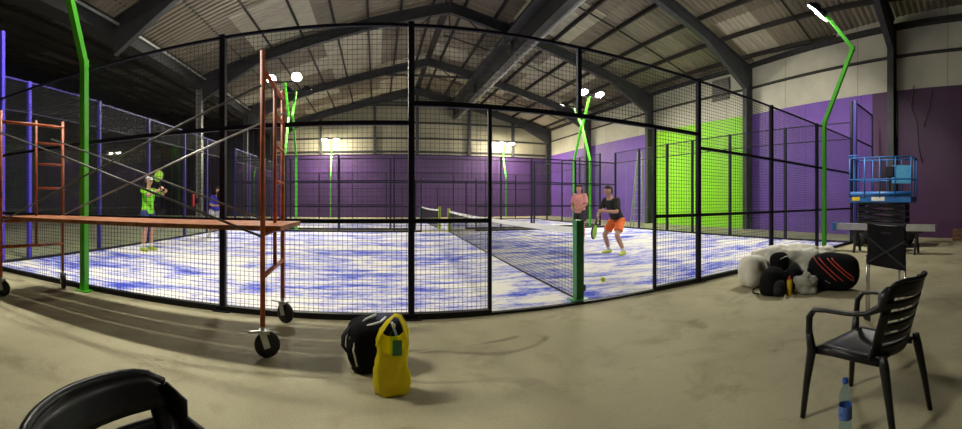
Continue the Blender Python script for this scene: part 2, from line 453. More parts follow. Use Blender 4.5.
# portal frames
frame_labels = ['nearest steel portal frame, its column behind the scissor lift on the right wall',
                'steel portal frame whose column parts the lime boards from the purple ones',
                'steel portal frame at the far end of the lime boards',
                'steel portal frame one bay in front of the back gable',
                'steel portal frame against the cream back gable']
def ibeam(m, p, q, dep, w, up):
    p, q, u = V(p), V(q), V(up); t = (q-p).normalized(); u = (u-t*u.dot(t)).normalized()
    m.bar(p, q, .02, dep, u)
    for s in (-1, 1): m.bar(p+u*(s*dep/2), q+u*(s*dep/2), w, .03, u)
for y, lab in zip(FRAMES, frame_labels):
    wx = wallx(y)
    t = thing('portal_frame', lab, 'steel frame', (wx-.25, y, 0), 0, 'portal frames of the hall roof')
    c = MB(); ibeam(c, (wx-.22, y, 0), (wx-.22, y, roofz(wx)-.25), .40, .22, (1, 0, 0)); obj('column', c, 'steel', t)
    ze = roofz(wx-.2)-.42; zr = RZ-.42; lx = VAL+.2; zl = roofz(lx)-.42
    c = MB(); ibeam(c, (wx-.25, y, ze), (RX, y, zr), .42, .22, (0, 0, 1)); obj('rafter', c, 'steel', t)
    c = MB(); ibeam(c, (lx, y, zl), (RX, y, zr), .42, .22, (0, 0, 1)); obj('rafter', c, 'steel', t)
    for sx, x0, z0 in ((-1, wx-.25, ze), (1, lx, zl)):
        c = MB(); L = 2.8
        a = V((x0, y, z0-.2)); b = V((x0, y, z0-.95)); e = V((x0+sx*L, y, z0-.2+SL*L))
        for dy in (0,):
            c.add([a+V((0, -.1, 0)), b+V((0, -.1, 0)), e+V((0, -.1, 0)), a+V((0, .1, 0)), b+V((0, .1, 0)), e+V((0, .1, 0))],
                  [(0, 1, 2), (5, 4, 3), (0, 3, 4, 1), (1, 4, 5, 2), (2, 5, 3, 0)])
        obj('haunch', c, 'steel', t)
    if y > 12:
        c = MB(); ibeam(c, (VAL, y, 0), (VAL, y, VALZ-.5), .26, .2, (1, 0, 0)); obj('column', c, 'galv' if y < 17 else 'steel', t)
    # apex brace rods
    if y > 12:
        c = MB(); c.bar((RX-2.6, y, roofz(RX-2.6)-.62), (RX+2.6, y, roofz(RX+2.6)-.62), .08, .1)
        for dx in (-1.3, 0, 1.3): c.bar((RX+dx, y, roofz(RX+2.6)-.62), (RX+dx*.4, y, RZ-.6), .05, .05)
        obj('apex_tie', c, 'steel', t)

# ------------------------------------------------------------------ fences
def mesh_panel(axis, a0, a1, fixed0, fixed1, z0, z1, w=.0034, step=.05):
    """welded wire mesh between a0..a1 along a straight line; fixed0/1: other coordinate at both ends"""
    m = MB()
    def P(a, z):
        f = fixed0+(fixed1-fixed0)*(a-a0)/(a1-a0)
        return (a, f, z) if axis == 'X' else (f, a, z)
    n = max(1, round((a1-a0)/step))
    for i in range(1, n): m.bar(P(a0+(a1-a0)*i/n, z0), P(a0+(a1-a0)*i/n, z1), w, w, caps=False)
    k = max(1, round((z1-z0)/step))
    for j in range(1, k):
        z = z0+(z1-z0)*j/k; m.bar(P(a0, z), P(a1, z), w, w, caps=False)
    return m
def post(parent, x, y, h, m='navy', w=.062, plate=True, z0=0):
    p = obj('post', MB().bbox((x-w/2, y-w/2, z0), (x+w/2, y+w/2, h)), m, parent)
    if plate and z0 == 0:
        b = MB().bbox((x-.1, y-.075, 0), (x+.1, y+.075, .012))
        for sx in (-1, 1): b.lathe((x+sx*.075, y-.05, .012), [(.014, 0), (.014, .02)], 6)
        obj('base_plate', b, 'black', p)
    return p
def rail(parent, p, q, w=.045, m='navy', name='rail'): return obj(name, MB().bar(p, q, w, w), m, parent)

# near side fence
ff = thing('court_fence', 'tall black mesh fence with a gateway along the near side of the near court', 'fence', (2.33, FY, 0))
PX = [-6.2, -3.64, -1.64, .36, 4.29, 6.31, 8.3, 10.55]
for x in PX[1:-1]: post(ff, x, FY, 3.03)
post(ff, -6.15, FY, 3.03)
for x in (1.19, 3.43): post(ff, x, FY, 2.2, plate=False, w=.038)
post(ff, 2.27, FY, 3.0, z0=2.2, w=.05)
for a, b in ((-6.2, 10.55),): rail(ff, (a, FY, 3.0), (b, FY, 3.0), .03, name='top_rail')
rail(ff, (.36, FY, 2.2), (4.29, FY, 2.2), .05)
for a, b in ((-6.2, .36), (4.29, 10.55)): rail(ff, (a, FY, 2.0), (b, FY, 2.0), .045)
for a, b in ((-6.2, 1.19), (3.43, 10.55)):
    rail(ff, (a, FY, 1.0), (b, FY, 1.0), .045)
    obj('kerb_rail', MB().bbox((a, FY-.04, 0), (b, FY+.04, .06)), 'black', ff)
obj('threshold', MB().bbox((1.19, FY-.03, 0), (3.43, FY+.03, .025)), 'black', ff)
for i in range(len(PX)-1):
    a, b = PX[i], PX[i+1]
    if a == .36:
        obj('mesh_panel', mesh_panel('X', a, 1.19, FY, FY, .05, 2.2), 'wire', ff)
        obj('mesh_panel', mesh_panel('X', 3.43, b, FY, FY, .05, 2.2), 'wire', ff)
        obj('mesh_panel', mesh_panel('X', a, b, FY, FY, 2.2, 3.0), 'wire', ff)
    else: obj('mesh_panel', mesh_panel('X', a, b, FY, FY, .05, 3.0), 'wire', ff)
# fences between and behind the courts
def far_fence(label, y, netx, right, offs, gate):
    t = thing('court_fence', label, 'fence', (netx, y, 0))
    xs = [-6.2]+[netx+o for o in offs]+[right]
    for x in xs[1:-1]: post(t, x, y, 3.0, plate=False)
    for z in (2.0, 3.0): rail(t, (-6.2, y, z), (right, y, z))
    for a, b in ((-6.2, netx-gate), (netx+gate, right)):
        rail(t, (a, y, 1.0), (b, y, 1.0)); obj('kerb_rail', MB().bbox((a, y-.04, 0), (b, y+.04, .08)), 'black', t)
        obj('mesh_panel', mesh_panel('X', a, b, y, y, .05, 3.0), 'wire', t)
    obj('mesh_panel', mesh_panel('X', netx-gate, netx+gate, y, y, 2.1, 3.0), 'wire', t)
    for s in (-1, 1): post(t, netx+s*gate, y, 2.1, plate=False, w=.05)
    return t
far_fence('black mesh fence along the far side of the near court', MID, 2.85, 10.55, [-6.4, -4.29, -2.15, 2.15, 3.5, 5.6], 1.1)
far_fence('black mesh fence along the near side of the far court', C2, 2.75, 10.55, [-6.4, -4.29, -2.15, 2.15, 4.29, 6.4], 1.1)
far_fence('black mesh fence farthest away before the purple back wall', C2E, 2.8, 10.55, [-6.4, -4.29, -2.15, 2.15, 4.29, 6.4], 1.1)
# glass end walls
def end_wall(label, x, ys, hs, fm, glass_from):
    t = thing('end_wall', label, 'glass wall', (x, (ys[0]+ys[-1])/2, 0))
    for y, h in zip(ys, hs): post(t, x, y, h, 'blue_lit' if fm == 'blue_frame' and y < 5.5 else fm, .075, plate=False)  # posts close to the left lamp take the lit colour copy
    for i in range(len(ys)-1):
        a, b = ys[i], ys[i+1]; h = min(hs[i], hs[i+1])
        obj('glass_pane', MB().bbox((x-.006, a+.06, .06), (x+.006, b-.06, 2.98)), 'glass', t)
        rail(t, (x, a, 3.0), (x, b, 3.0), .03, 'navy'); rail(t, (x, a, h-.02), (x, b, h-.02), .03, fm)
        obj('mesh_panel', mesh_panel('Y', a, b, x, x, 3.0, h), 'wire', t)
        obj('kerb_rail', MB().bbox((x-.04, a, 0), (x+.04, b, .06)), 'black', t)
    return t
YS = [4.43, 6.4, 8.4, 10.4, 12.4, 14.0, MID]
end_wall('glass end wall with blue posts on the left of the near court', -6.2, [4.43, 5.1, 7.3, 9.5, 11.7, 13.5, MID], [4.5, 3.65, 3.65, 3.6, 3.6, 3.6, 3.6], 'blue_frame', 0)
end_wall('glass end wall before the lime boards on the right of the near court', 10.6, [FY, 6.2, 8.4, 10.2, 11.6, 13.4, MID], [4.1, 3.5, 3.5, 3.5, 3.5, 3.5, 3.5], 'navy', 0)
end_wall('glass end wall on the left of the far court', -6.2, [C2, 18.6, 20.7, 22.8, C2E], [3.6]*5, 'blue_frame', 0)
end_wall('glass end wall on the right of the far court', 10.6, [C2, 18.6, 20.7, 22.8, C2E], [3.6]*5, 'navy', 0)
# corner wing panel at the right
w = thing('wing_panel', 'tall purple-blue corner post and mesh wing standing behind the scissor lift', 'fence', (10.62, 3.9, 0))
post(w, 10.66, 3.9, 4.12, 'blue_frame', .08); post(w, 12.4, 3.95, 4.1, 'blue_frame', .05)
for z in (4.05, 3.0, 1.0): rail(w, (10.66, 3.9, z), (12.4, 3.95, z), .04, 'navy')
obj('mesh_panel', mesh_panel('X', 10.66, 12.4, 3.9, 3.95, .05, 4.05), 'wire', w)

# ------------------------------------------------------------------ nets
def net(label, p0, p1, z0, z1, pm, h0=.98, h1=.93):
    p0, p1 = V((*p0, 0)), V((*p1, 0)); d = p1-p0; L = d.length; u = d/L
    t = thing('padel_net', label, 'net', p0)
    for p, h, m in ((p0, h0, pm[0]), (p1, h1, pm[1])):
        q = obj('post', MB().bbox((p.x-.05, p.y-.05, 0), (p.x+.05, p.y+.05, h)), m, t)
        b = MB().bbox((p.x-.11, p.y-.09, 0), (p.x+.11, p.y+.09, .03)); b.bbox((p.x+.05, p.y-.035, .12), (p.x+.085, p.y+.035, .2))
        obj('base_plate', b, m, q)
    def top(s): return z0+(z1-z0)*s-.055*4*s*(1-s)
    def P(s, z): return p0+d*s+V((0, 0, z))
    m = MB(); n = int(L/.045)
    for i in range(n+1): s = i/n; m.bar(P(s, .02), P(s, top(s)), .004, .004, caps=False)
    for j in range(int(.86/.045)):
        for i in range(24):
            f = .02/.86+j*.045/.86
            m.bar(P(i/24, f*top(i/24)), P((i+1)/24, f*top((i+1)/24)), .004, .004, caps=False)
    m.bar(P(0, .02), P(1, .02), .02, .02)
    obj('net', m, 'net', t)
    b = MB()
    for i in range(24): b.bar(P(i/24, top(i/24)-.025), P((i+1)/24, top((i+1)/24)-.025), .02, .075)
    obj('top_band', b, 'band', t)
net('net with white top band across the near court, green post in the gateway', (2.33, 4.12), (2.83, 15.08), .875, .84, ('dark_green', 'lime_post'))
net('short-looking dark net of the far court, seen beyond the near net', (2.72, 16.68), (2.79, 24.68), .86, .92, ('lime_post', 'dark_green'))

# ------------------------------------------------------------------ floodlight poles
def lamp_pole(label, x, y, out, top=5.85, sep=.42, bend=.72, tilt=.35, dome=False):
    """out: -1 leans towards the camera (-Y), +1 away; the heads face back over the court"""
    t = thing('floodlight_pole', label, 'floodlight', (x, y, 0), 0, 'green floodlight poles of the courts')
    p = [V((x, y, 0)), V((x, y, 3.05)), V((x, y+out*bend, 4.72)), V((x, y+out*.05, top))]
    m = MB()
    for a, b in zip(p[:-1], p[1:]): m.bar(a, b, .085, .085, (1, 0, 0))
    for q in p[1:3]: m.box(q, (.087, .095, .095))
    m.bbox((x-.1, y-.07, 0), (x+.1, y+.07, .015))
    obj('pole', m, 'green_paint', t)
    obj('crossbar', MB().bar((x-sep-.1, p[3].y, top), (x+sep+.1, p[3].y, top), .05, .05), 'black', t)
    for s in (-1, 1):
        c = V((x+s*sep, p[3].y-out*.20, top+.12)); R = Euler((-out*tilt, 0, 0)).to_matrix()
        def turn(mb): mb.v = [tuple(c+R @ V(v)) for v in mb.v]; return mb
        h = MB().lathe((0, 0, 0), [(.205, -.035), (.215, -.03), (.215, .0), (.16, .03), (.10, .05), (.095, .12), (.04, .13)], 28)
        for k in range(10):
            an = 2*PI*k/10; h.bar((.09*math.cos(an), .09*math.sin(an), .06), (.19*math.cos(an), .19*math.sin(an), .035), .008, .04)
        turn(h); h.bar(c+R @ V((0, 0, .10)), (c.x, p[3].y, top), .045, .03)
        hd = obj('floodlight_head', h, 'black', t, smooth=False)
        prof = [(.02, -.135), (.10, -.12), (.16, -.085), (.19, -.036), (.19, -.03)] if dome else [(.19, -.040), (.19, -.030)]
        obj('lens', turn(MB().lathe((0, 0, 0), prof, 28)), 'lamp_bright' if dome else 'lamp', hd)
    return t
lamp_pole('green bent floodlight pole at the left of the near fence, behind the scaffold', -3.56, 3.88, -1, bend=.6, tilt=.28)
lamp_pole('tall green bent floodlight pole by the lift with its lamp at the top edge', 8.46, 3.88, -1, 5.6, .17, tilt=.68)
lamp_pole('left green floodlight pole on the far side of the near court', -3.62, MID+.12, 1, 6.0, .52, tilt=.75)
lamp_pole('right green floodlight pole on the far side of the near court', 9.28, MID+.12, 1, 6.0, tilt=.42)
lamp_pole('left green floodlight pole on the near side of the far court', -3.38, C2-.12, -1, 5.9)
lamp_pole('right green floodlight pole on the near side of the far court', 9.05, C2-.12, -1, 5.7)
lamp_pole('left distant green floodlight pole before the purple back wall', -3.3, 28.4, 1, 5.6, tilt=.0, dome=True)
lamp_pole('right distant green floodlight pole before the purple back wall', 9.75, 28.4, 1, 5.55, tilt=.0, dome=True)

# ------------------------------------------------------------------ scaffold tower
SX0, SX1, SY0, SY1 = -4.09, -.86, 2.90, 3.80
sc = thing('scaffold_tower', 'orange mobile scaffold tower on castors with a plank deck before the fence', 'scaffold', ((SX0+SX1)/2, 3.35, 0))
for x, xf in ((SX0, SX0+.2), (SX1, SX1-.06)):
    yb = SY0+(SY1-SY0)*.55
    f = MB(); r = .021
    xb = x+(xf-x)*.55
    f.tube((x, SY0, .24), (x, SY0, 2.36), r); f.tube((xf, SY1, .24), (xf, SY1, 2.3), r); f.tube((xb, yb, .62), (xb, yb, 2.28), r*.85)
    for z in (2.22, .62, .95): f.tube((x, SY0, z), (xf, SY1, z), r)
    for z in (1.38, 1.7, 1.98): f.tube((xb, yb, z), (xf, SY1, z), r*.8)
    e = obj('end_frame', f, 'orange', sc, smooth=True)
    for x_, y, tw in ((x, SY0, .35), (xf, SY1, -.5)):
        Rz = Matrix.Rotation(tw, 3, 'Z'); q0 = V((x_, y, 0))
        def tq(mb): mb.v = [tuple(q0+Rz @ V(v)) for v in mb.v]; return mb
        cw = MB().tube((0, 0, .2), (0, 0, .36), .017); cw.bbox((-.03, -.035, .185), (.05, .035, .21))
        for sy in (-1, 1): cw.bar((.0, sy*.034, .19), (.035, sy*.034, .08), .05, .006, (0, 1, 0))
        c = obj('castor', tq(cw), 'galv', sc)
        obj('wheel', tq(MB().lathe((.035, -.022, .10), [(.02, -.006), (.07, 0), (.094, .004), (.10, .012), (.10, .032), (.094, .04), (.07, .044), (.02, .05)], 28, 'Y')), 'rubber', c, smooth=True)
        obj('brake_lever', tq(MB().bar((-.02, 0, .20), (-.11, -.03, .205), .03, .012)), 'galv', c)
for y, o in ((SY0-.03, 0), (SY1-.03, 1)):
    for (za, zb) in ((2.08, .93), (.93, 2.08)):
        obj('cross_brace', MB().tube((SX0, y, za), (SX1, y+(.012 if za > 1 else -.012), zb), .010, 8), 'galv' if o == 1 and za < 1 else 'dsteel', sc, smooth=True)
for k in range(3):
    y0 = SY0+.05+k*.27
    b = MB().bbox((SX0-.12, y0, .972), (SX1+.13, y0+.255, 1.01))
    obj('deck_plank', b, 'plank', sc)

# ------------------------------------------------------------------ moulded plastic chairs (front towards local +Y)
def make_chair(label, loc, rz, sc3=(.95, .95, .95)):
    t = thing('plastic_armchair', label, 'chair', loc, rz, None); t.scale = sc3
    def seat(u, v):
        x = (u-.5)*(.46-.05*(1-v)); y = -.22+.45*v
        z = .435-.028*(1-(2*u-1)**2)*(1-(2*v-1)**2)-.03*max(0, v-.85)/.15
        return (x, y, z)
    m = MB().grid(seat, 14, 14)
    obj('seat', m, 'plastic', t, local=True, smooth=True, solid=.014)
    rim = MB().loft([(-.215, -.2, .415), (-.232, .1, .412), (-.225, .22, .395), (0, .235, .385), (.225, .22, .395), (.232, .1, .412), (.215, -.2, .415)], (.012, .022), 8)
    obj('seat_rim', rim, 'plastic', t, local=True, smooth=True)
    def back(u, z):
        a = (u-.5)*2; w = .235-.02*max(0, (z-.75)/.1)
        y = -.225-(z-.42)*.30+.085*a*a
        return V((a*w, y, z))
    m = MB()
    ztop = .85
    def band(z0, z1, u0=0, u1=1, nu=16, top=False):
        def fn(u, v):
            uu = u0+(u1-u0)*u; z = z0+(z1-z0)*v
            if top: z = z0+(z1-.035*abs(2*uu-1)**9-z0)*v
            return back(uu, z)
        m.grid(fn, nu, 3)
    band(.762, ztop, top=True)
    for k in range(5):
        z1 = .742-k*.062; band(z1-.042, z1)
    band(.425, .46)
    for u0, u1 in ((0, .10), (.90, 1)): band(.43, .765, u0, u1, 3)
    obj('backrest', m, 'plastic', t, local=True, smooth=True, solid=.014)
    lip = MB().loft([back(u/16, ztop-.035*abs(2*u/16-1)**9)+V((0, -.004, 0)) for u in range(17)], .0115, 8)
    obj('top_lip', lip, 'plastic', t, local=True, smooth=True)
    for s in (-1, 1):
        b1 = back(.5+s*.47, .805)
        arm = [b1, back(.5+s*.5, .765)+V((s*.004, .014, 0)), (s*.248, -.225, .715), (s*.266, -.15, .678), (s*.278, -.05, .665), (s*.285, .10, .66), (s*.283, .19, .648), (s*.278, .232, .60), (s*.272, .24, .50)]
        obj('armrest', MB().loft(arm, [(.010, .03), (.012, .032), (.014, .026), (.02, .014), (.028, .012), (.03, .012), (.028, .014), (.022, .02), (.016, .022)], 10, side=(1, 0, 0)), 'plastic', t, local=True, smooth=True)
        obj('leg', MB().loft([(s*.272, .24, .52), (s*.25, .235, .40), (s*.262, .265, .2), (s*.275, .285, 0)], [(.018, .024), (.03, .03), (.022, .022), (.017, .017)], 8, side=(1, 0, 0)), 'plastic', t, local=True, smooth=True)
        obj('leg', MB().loft([(s*.222, -.225, .46), (s*.225, -.235, .40), (s*.24, -.275, .2), (s*.25, -.31, 0)], [(.02, .024), (.026, .03), (.02, .022), (.016, .017)], 8, side=(1, 0, 0)), 'plastic', t, local=True, smooth=True)
    return t
ch = make_chair('black plastic armchair standing over the clear water bottle at the right', (2.10, .70, 0), -.24)
ch2 = dup(ch, (-.235, .575, 0), -PI/2-.03, 'black plastic armchair cut off at the bottom left corner, only its slatted back showing')

ch.scale = (.86, .95, .95)
# water bottle under the chair
def bottle(label, c, s, mats, nm='water_bottle'):
    t = thing(nm, label, 'bottle', c)
    x, y, z = c
    prof = [(.001, .004), (.028, 0), (.034, .008), (.034, .06), (.031, .075), (.034, .09), (.034, .17), (.031, .19), (.034, .205), (.028, .235), (.014, .262), (.013, .278)]
    obj('body', MB().lathe(c, [(r*s, h*s) for r, h in prof], 20), mats[0], t, smooth=True)
    if mats[1]: obj('label_wrap', MB().lathe(c, [(.0345*s, .10*s), (.0352*s, .105*s), (.0352*s, .163*s), (.0345*s, .168*s)], 20, caps=False), mats[1], t, smooth=True)
    obj('cap', MB().lathe(c, [(.015*s, .276*s), (.016*s, .28*s), (.016*s, .298*s), (.012*s, .302*s)], 16), mats[2], t, smooth=True)
    return t
bottle('clear water bottle with blue cap and label on the floor under the armchair', (1.86, .735, 0), 1.0, ('bottle', 'labelblue', 'bluecap'))

# ------------------------------------------------------------------ gym bag and yellow carrier bag
def lump(c, r, amp, sc, seed, n=40, m=28, flat=True, rz=0, sq=1.0):
    c = V(c); R = Matrix.Rotation(rz, 3, 'Z'); mb = MB()
    def fn(v):
        d = V((v.x/r[0], v.y/r[1], v.z/r[2]))
        if sq != 1:
            k = (abs(d.x)**sq+abs(d.y)**sq+abs(d.z)**sq)**(1/sq); d = d/k if k > 0 else d
        q = V((d.x*r[0], d.y*r[1], d.z*r[2]))
        nz = mnoise.noise(q*sc+V((seed, seed*2, 0)))+.5*abs(mnoise.noise(q*sc*2.3+V((0, seed, seed))))
        q = q*(1+amp*nz); q = R @ q
        q = q+c
        if flat and q.z < .012: q.z = .012
        return q
    mb.ball((0, 0, 0), r, n, m, fn); return mb
gb = thing('gym_bag', 'black and navy sports holdall standing beside the yellow carrier bag', 'bag', (.0, 2.86, 0))
G0 = V((.0, 2.88, 0))
obj('body', lump(G0+V((0, 0, .17)), (.20, .155, .178), .07, 8, 3, sq=4.6, rz=.35), 'fabric', gb, smooth=True)
obj('end_panel', MB().loft([G0+V(p) for p in [(-.10, -.145, .05), (-.10, -.158, .16), (-.09, -.150, .27)]], [(.05, .014), (.065, .018), (.05, .014)], 12), 'fabric2', gb, smooth=True)
obj('upper_pocket', lump(G0+V((.07, .03, .28)), (.13, .12, .08), .15, 8, 5, sq=2.6, rz=.3, flat=False), 'darknavy', gb, smooth=True)
obj('piping', MB().path([G0+V(p) for p in [(-.13, -.165, .06), (-.155, -.16, .17), (-.135, -.15, .265), (-.06, -.13, .33), (.03, -.10, .345), (.07, -.03, .36)]], .009), 'white_plas', gb, smooth=True)
obj('stripe', MB().loft([G0+V(p) for p in [(-.185, -.075, .22), (-.15, -.10, .30), (-.07, -.06, .355), (.0, .0, .37)]], (.014, .008), 8), 'white_plas', gb, smooth=True)
obj('strap', MB().loft([G0+V(p) for p in [(-.19, -.06, .30), (-.23, -.11, .25), (-.235, -.11, .18), (-.20, -.10, .13)]], (.02, .006), 8), 'fabric2', gb, smooth=True)
obj('side_flap', MB().loft([G0+V(p) for p in [(.11, -.09, .345), (.14, -.12, .27), (.15, -.14, .17)]], (.012, .006), 8), 'grey_cloth', gb, smooth=True)

yb = thing('carrier_bag', 'yellow plastic carrier bag with twisted handles standing on the floor', 'bag', (.10, 2.46, 0))
Y0 = V((.10, 2.48, 0))
def ybag(u, v):
    a = 2*PI*u; h = v*.36; ca, sa = math.cos(a), math.sin(a)
    w = .098+.012*math.sin(5*v+1)+.012*v; d = .072-.012*v
    wr = 1+.20*mnoise.noise(V((ca*2.2, sa*2.2, h*9)))+.12*mnoise.noise(V((ca*7, sa*7, h*16)))
    x = w*math.copysign(abs(ca)**.7, ca)*wr; y = d*math.copysign(abs(sa)**.7, sa)*wr
    z = h+.006
    if v > .6:
        k = (v-.6)/.4; z += k*(.04*math.cos(2*a)-.075*max(0, math.sin(-a-.35))); x *= 1-.10*k
    return Y0+V((x+.008*v, y, z))
m = MB().grid(ybag, 56, 28); m.add([Y0+V((.095*math.cos(a), .07*math.sin(a), .006)) for a in [2*PI*k/16 for k in range(16)]], [tuple(range(16))])
obj('bag_body', m, 'yellow_bag', yb, smooth=True, solid=.002)
for dy, dx in ((-.045, .0), (.045, .012)):
    obj('handle', MB().loft([Y0+V(p) for p in [(-.098, dy, .31), (-.075, dy*.9, .37), (-.03, dy*.6, .435), (.012+dx, dy*.35, .482), (.045+dx, dy*.4, .475), (.07+dx, dy*.7, .43), (.092, dy, .36), (.097, dy, .31)]],
        [(.006, .042), (.006, .034), (.006, .026), (.006, .017), (.006, .017), (.006, .022), (.006, .028), (.006, .034)], 8), 'yellow_bag', yb, smooth=True)
m = MB().rbox(Y0+V((.03, -.07, .30)), (.06, .012, .10), .006, (.1, 0, .1)); obj('printed_patch', m, 'dark_green', yb)
bottle('small clear bottle poking out of the yellow carrier bag', tuple(Y0+V((.012, .0, .2))), .75, ('bottle', None, 'white_plas'), 'drink_bottle')

# ------------------------------------------------------------------ pile of bags on the right
pile = V((4.9, 2.85, 0))
wh = lump(V((5.25, 2.95, .25)), (.62, .30, .27), .30, 5.5, 9, 96, 60, sq=2.8, rz=-1.0)
tag(obj('dust_sheet', wh, 'white_cloth', smooth=True), 'large crumpled white sheet heaped behind the rackets bag and backpack', 'sheet')
tag(obj('white_sack', lump(V((4.56, 3.20, .22)), (.20, .18, .23), .14, 6, 4, 40, 28, sq=2.8), 'white_cloth', smooth=True), 'white cloth sack at the left end of the pile, behind the backpack', 'sack')
bp = thing('backpack', 'black dome-shaped backpack at the left front of the bag pile', 'bag', (4.34, 2.70, 0))
obj('body', lump(V((4.34, 2.72, .13)), (.20, .17, .215), .08, 6, 12, sq=2.3), 'fabric', bp, smooth=True)
obj('strap', MB().loft([(4.20, 2.86, .10), (4.14, 2.90, .07), (4.12, 2.89, .03), (4.16, 2.82, .015)], (.025, .008), 8), 'fabric', bp, smooth=True)
obj('front_pocket', lump(V((4.28, 2.60, .10)), (.13, .08, .11), .05, 7, 2, sq=2.6, rz=.5), 'fabric2', bp, smooth=True)
hb = thing('holdall', 'small dark bag with a white strap on the sheet behind the backpack', 'bag', (4.72, 2.86, .27))
obj('body', lump(V((4.70, 2.84, .36)), (.14, .13, .13), .10, 8, 6, sq=2.3, flat=False), 'fabric', hb, smooth=True)
obj('strap', MB().loft([(4.585, 2.83, .33), (4.60, 2.76, .42), (4.67, 2.71, .45), (4.74, 2.70, .41), (4.78, 2.70, .33)], (.018, .006), 8), 'white_plas', hb, smooth=True)
tag(obj('shoe_bag', lump(V((4.68, 2.60, .15)), (.14, .12, .17), .12, 8, 8, sq=2.4), 'fabric', smooth=True), 'dark shoe bag between the backpack and the rackets bag', 'bag')
tag(obj('plastic_bag', lump(V((4.55, 2.36, .11)), (.15, .085, .14), .38, 11, 21, 60, 40, sq=2.2, rz=-.9), 'grey_cloth', smooth=True), 'crumpled pale plastic bag slumped in front of the rackets bag', 'bag')
bt = thing('sports_bottle', 'yellow sports bottle standing in front of the black backpack', 'bottle', (4.36, 2.49, 0))
obj('body', MB().lathe((4.36, 2.49, 0), [(.03, 0), (.035, .008), (.035, .17), (.026, .20), (.016, .205)], 18), 'yellow', bt, smooth=True)
obj('cap', MB().lathe((4.36, 2.49, 0), [(.018, .20), (.02, .205), (.02, .225), (.010, .235), (.008, .25)], 14), 'redline', bt, smooth=True)
rb = thing('racket_bag', 'big black racket bag with red piping lying at the right of the pile', 'bag', (4.95, 2.12, 0))
R0 = V((4.93, 2.12, .25))
def rbfn(u, v):
    return None
body = lump(R0, (.20, .36, .25), .05, 5, 15, 56, 36, sq=2.7, rz=.12)
obj('body', body, 'fabric', rb, smooth=True)
def on_bag(yy, zz, k=1.03):
    # point on the camera-facing flank of the bag (superellipsoid), used for piping
    r = (.20, .36, .25); q = 2.7
    s = max(0, 1-abs(yy/r[1])**q-abs(zz/r[2])**q); x = -r[0]*s**(1/q)
    v = Matrix.Rotation(.12, 3, 'Z') @ V((x*k, yy*k, zz*k)); return R0+v
for off, m in ((.10, 'redline'), (.02, 'redline'), (-.10, 'redline'), (-.16, 'redline')):
    pts = [on_bag(max(-.30, off+.14-.34*s), .19-.28*s) for s in [i/12 for i in range(13)]]
    obj('piping', MB().path(pts, .007, 6), m, rb, smooth=True)
obj('label_patch', MB().loft([on_bag(.06, -.09, 1.02), on_bag(-.01, -.13, 1.02)], (.02, .004), 8), 'grey_cloth', rb)
obj('strap', MB().loft([on_bag(.3, .05), on_bag(.34, -.10), on_bag(.2, -.2)], (.02, .006), 8), 'fabric2', rb, smooth=True)

# ------------------------------------------------------------------ folded director's chair
fc = thing('folded_chair', 'folded black fabric camp chair with chrome legs standing behind the armchair', 'chair', (3.62, 1.02, 0))
A, B = V((3.77, 1.26, 0)), V((3.50, .80, 0)); U = (B-A).normalized(); N = V((-U.y, U.x, 0))*-1
N = V((-.86, -.5, 0))
for k, (s, zt) in enumerate(((0, .66), (.07, .98), (.86, .98), (1.0, .66))):
    p = A+(B-A)*s
    obj('leg', MB().tube(p+V((0, 0, .05)), p+V((0, 0, zt)), .011, 8), 'chrome', fc, smooth=True)
    if k in (0, 3, 2): obj('foot', MB().lathe(p+V((-.012, 0, .036)), [(.012, 0), (.034, .004), (.036, .012), (.034, .02), (.012, .024)], 18, 'X'), 'rubber', fc)
    else: obj('foot', MB().lathe(p, [(.014, 0), (.016, .06)], 10), 'rubber', fc)
def panel(u, v):
    p = A+(B-A)*(u*.98+.01); s = .014*math.sin(u*9)*math.sin(v*3); return p+N*(.03+s)+V((0, 0, .57+.41*v-.012*math.sin(PI*u)*v))
obj('seat_fabric', MB().grid(panel, 20, 12), 'fabric', fc, smooth=True, solid=.008)
for a, b in (((0.03, .60), (.97, .84)), ((.03, .84), (.97, .60))):
    p = A+(B-A)*a[0]+N*.05; q = A+(B-A)*b[0]+N*.05
    obj('cross_strap', MB().bar(p+V((0, 0, a[1])), q+V((0, 0, b[1])), .008, .022), 'fabric2', fc)
obj('printed_mark', MB().box(A+(B-A)*.5+N*.048+V((0, 0, .90)), (.14, .004, .018), (0, 0, math.atan2(U.y, U.x))), 'fabric2', fc)
obj('side_rail', MB().bar(A+V((0, 0, .985))+N*.02, B+V((0, 0, .985))+N*.02, .02, .02), 'black', fc)

# ------------------------------------------------------------------ scissor lift, beam, oddments
LX, LY = 10.22, 2.93
lf = thing('scissor_lift', 'blue scissor lift parked at the purple wall beyond the bags', 'lift', (LX, LY, 0))
hw, hl = .36, .84
obj('chassis', MB().rbox((LX, LY, .34), (2*hw, 1.6, .32), .03), 'black', lf)
for sx in (-1, 1):
    for sy in (-1, 1):
        obj('wheel', MB().lathe((LX+sx*(hw-.02)-.06, LY+sy*.58, .18), [(.05, 0), (.16, .0), (.18, .02), (.18, .10), (.16, .12), (.05, .12)], 22, 'X'), 'rubber', lf, smooth=True)
s = MB()
for k in range(4):
    z = .52+k*.165
    for sx in (-1, 1):
        s.bar((LX+sx*.26, LY-.66, z), (LX+sx*.26, LY+.66, z+.15), .04, .07); s.bar((LX+sx*.22, LY+.66, z), (LX+sx*.22, LY-.66, z+.15), .04, .07)
    for yy in (-.64, 0, .64): s.tube((LX-.28, LY+yy, z+.075), (LX+.28, LY+yy, z+.075), .03, 8)
obj('scissor_arms', s, 'black', lf)
obj('deck', MB().rbox((LX, LY, 1.25), (2*hw, 2*hl, .16), .02), 'lift_blue', lf)
g = MB(); r = .019
cs = [(-hw, -hl), (hw, -hl), (hw, hl), (-hw, hl)]
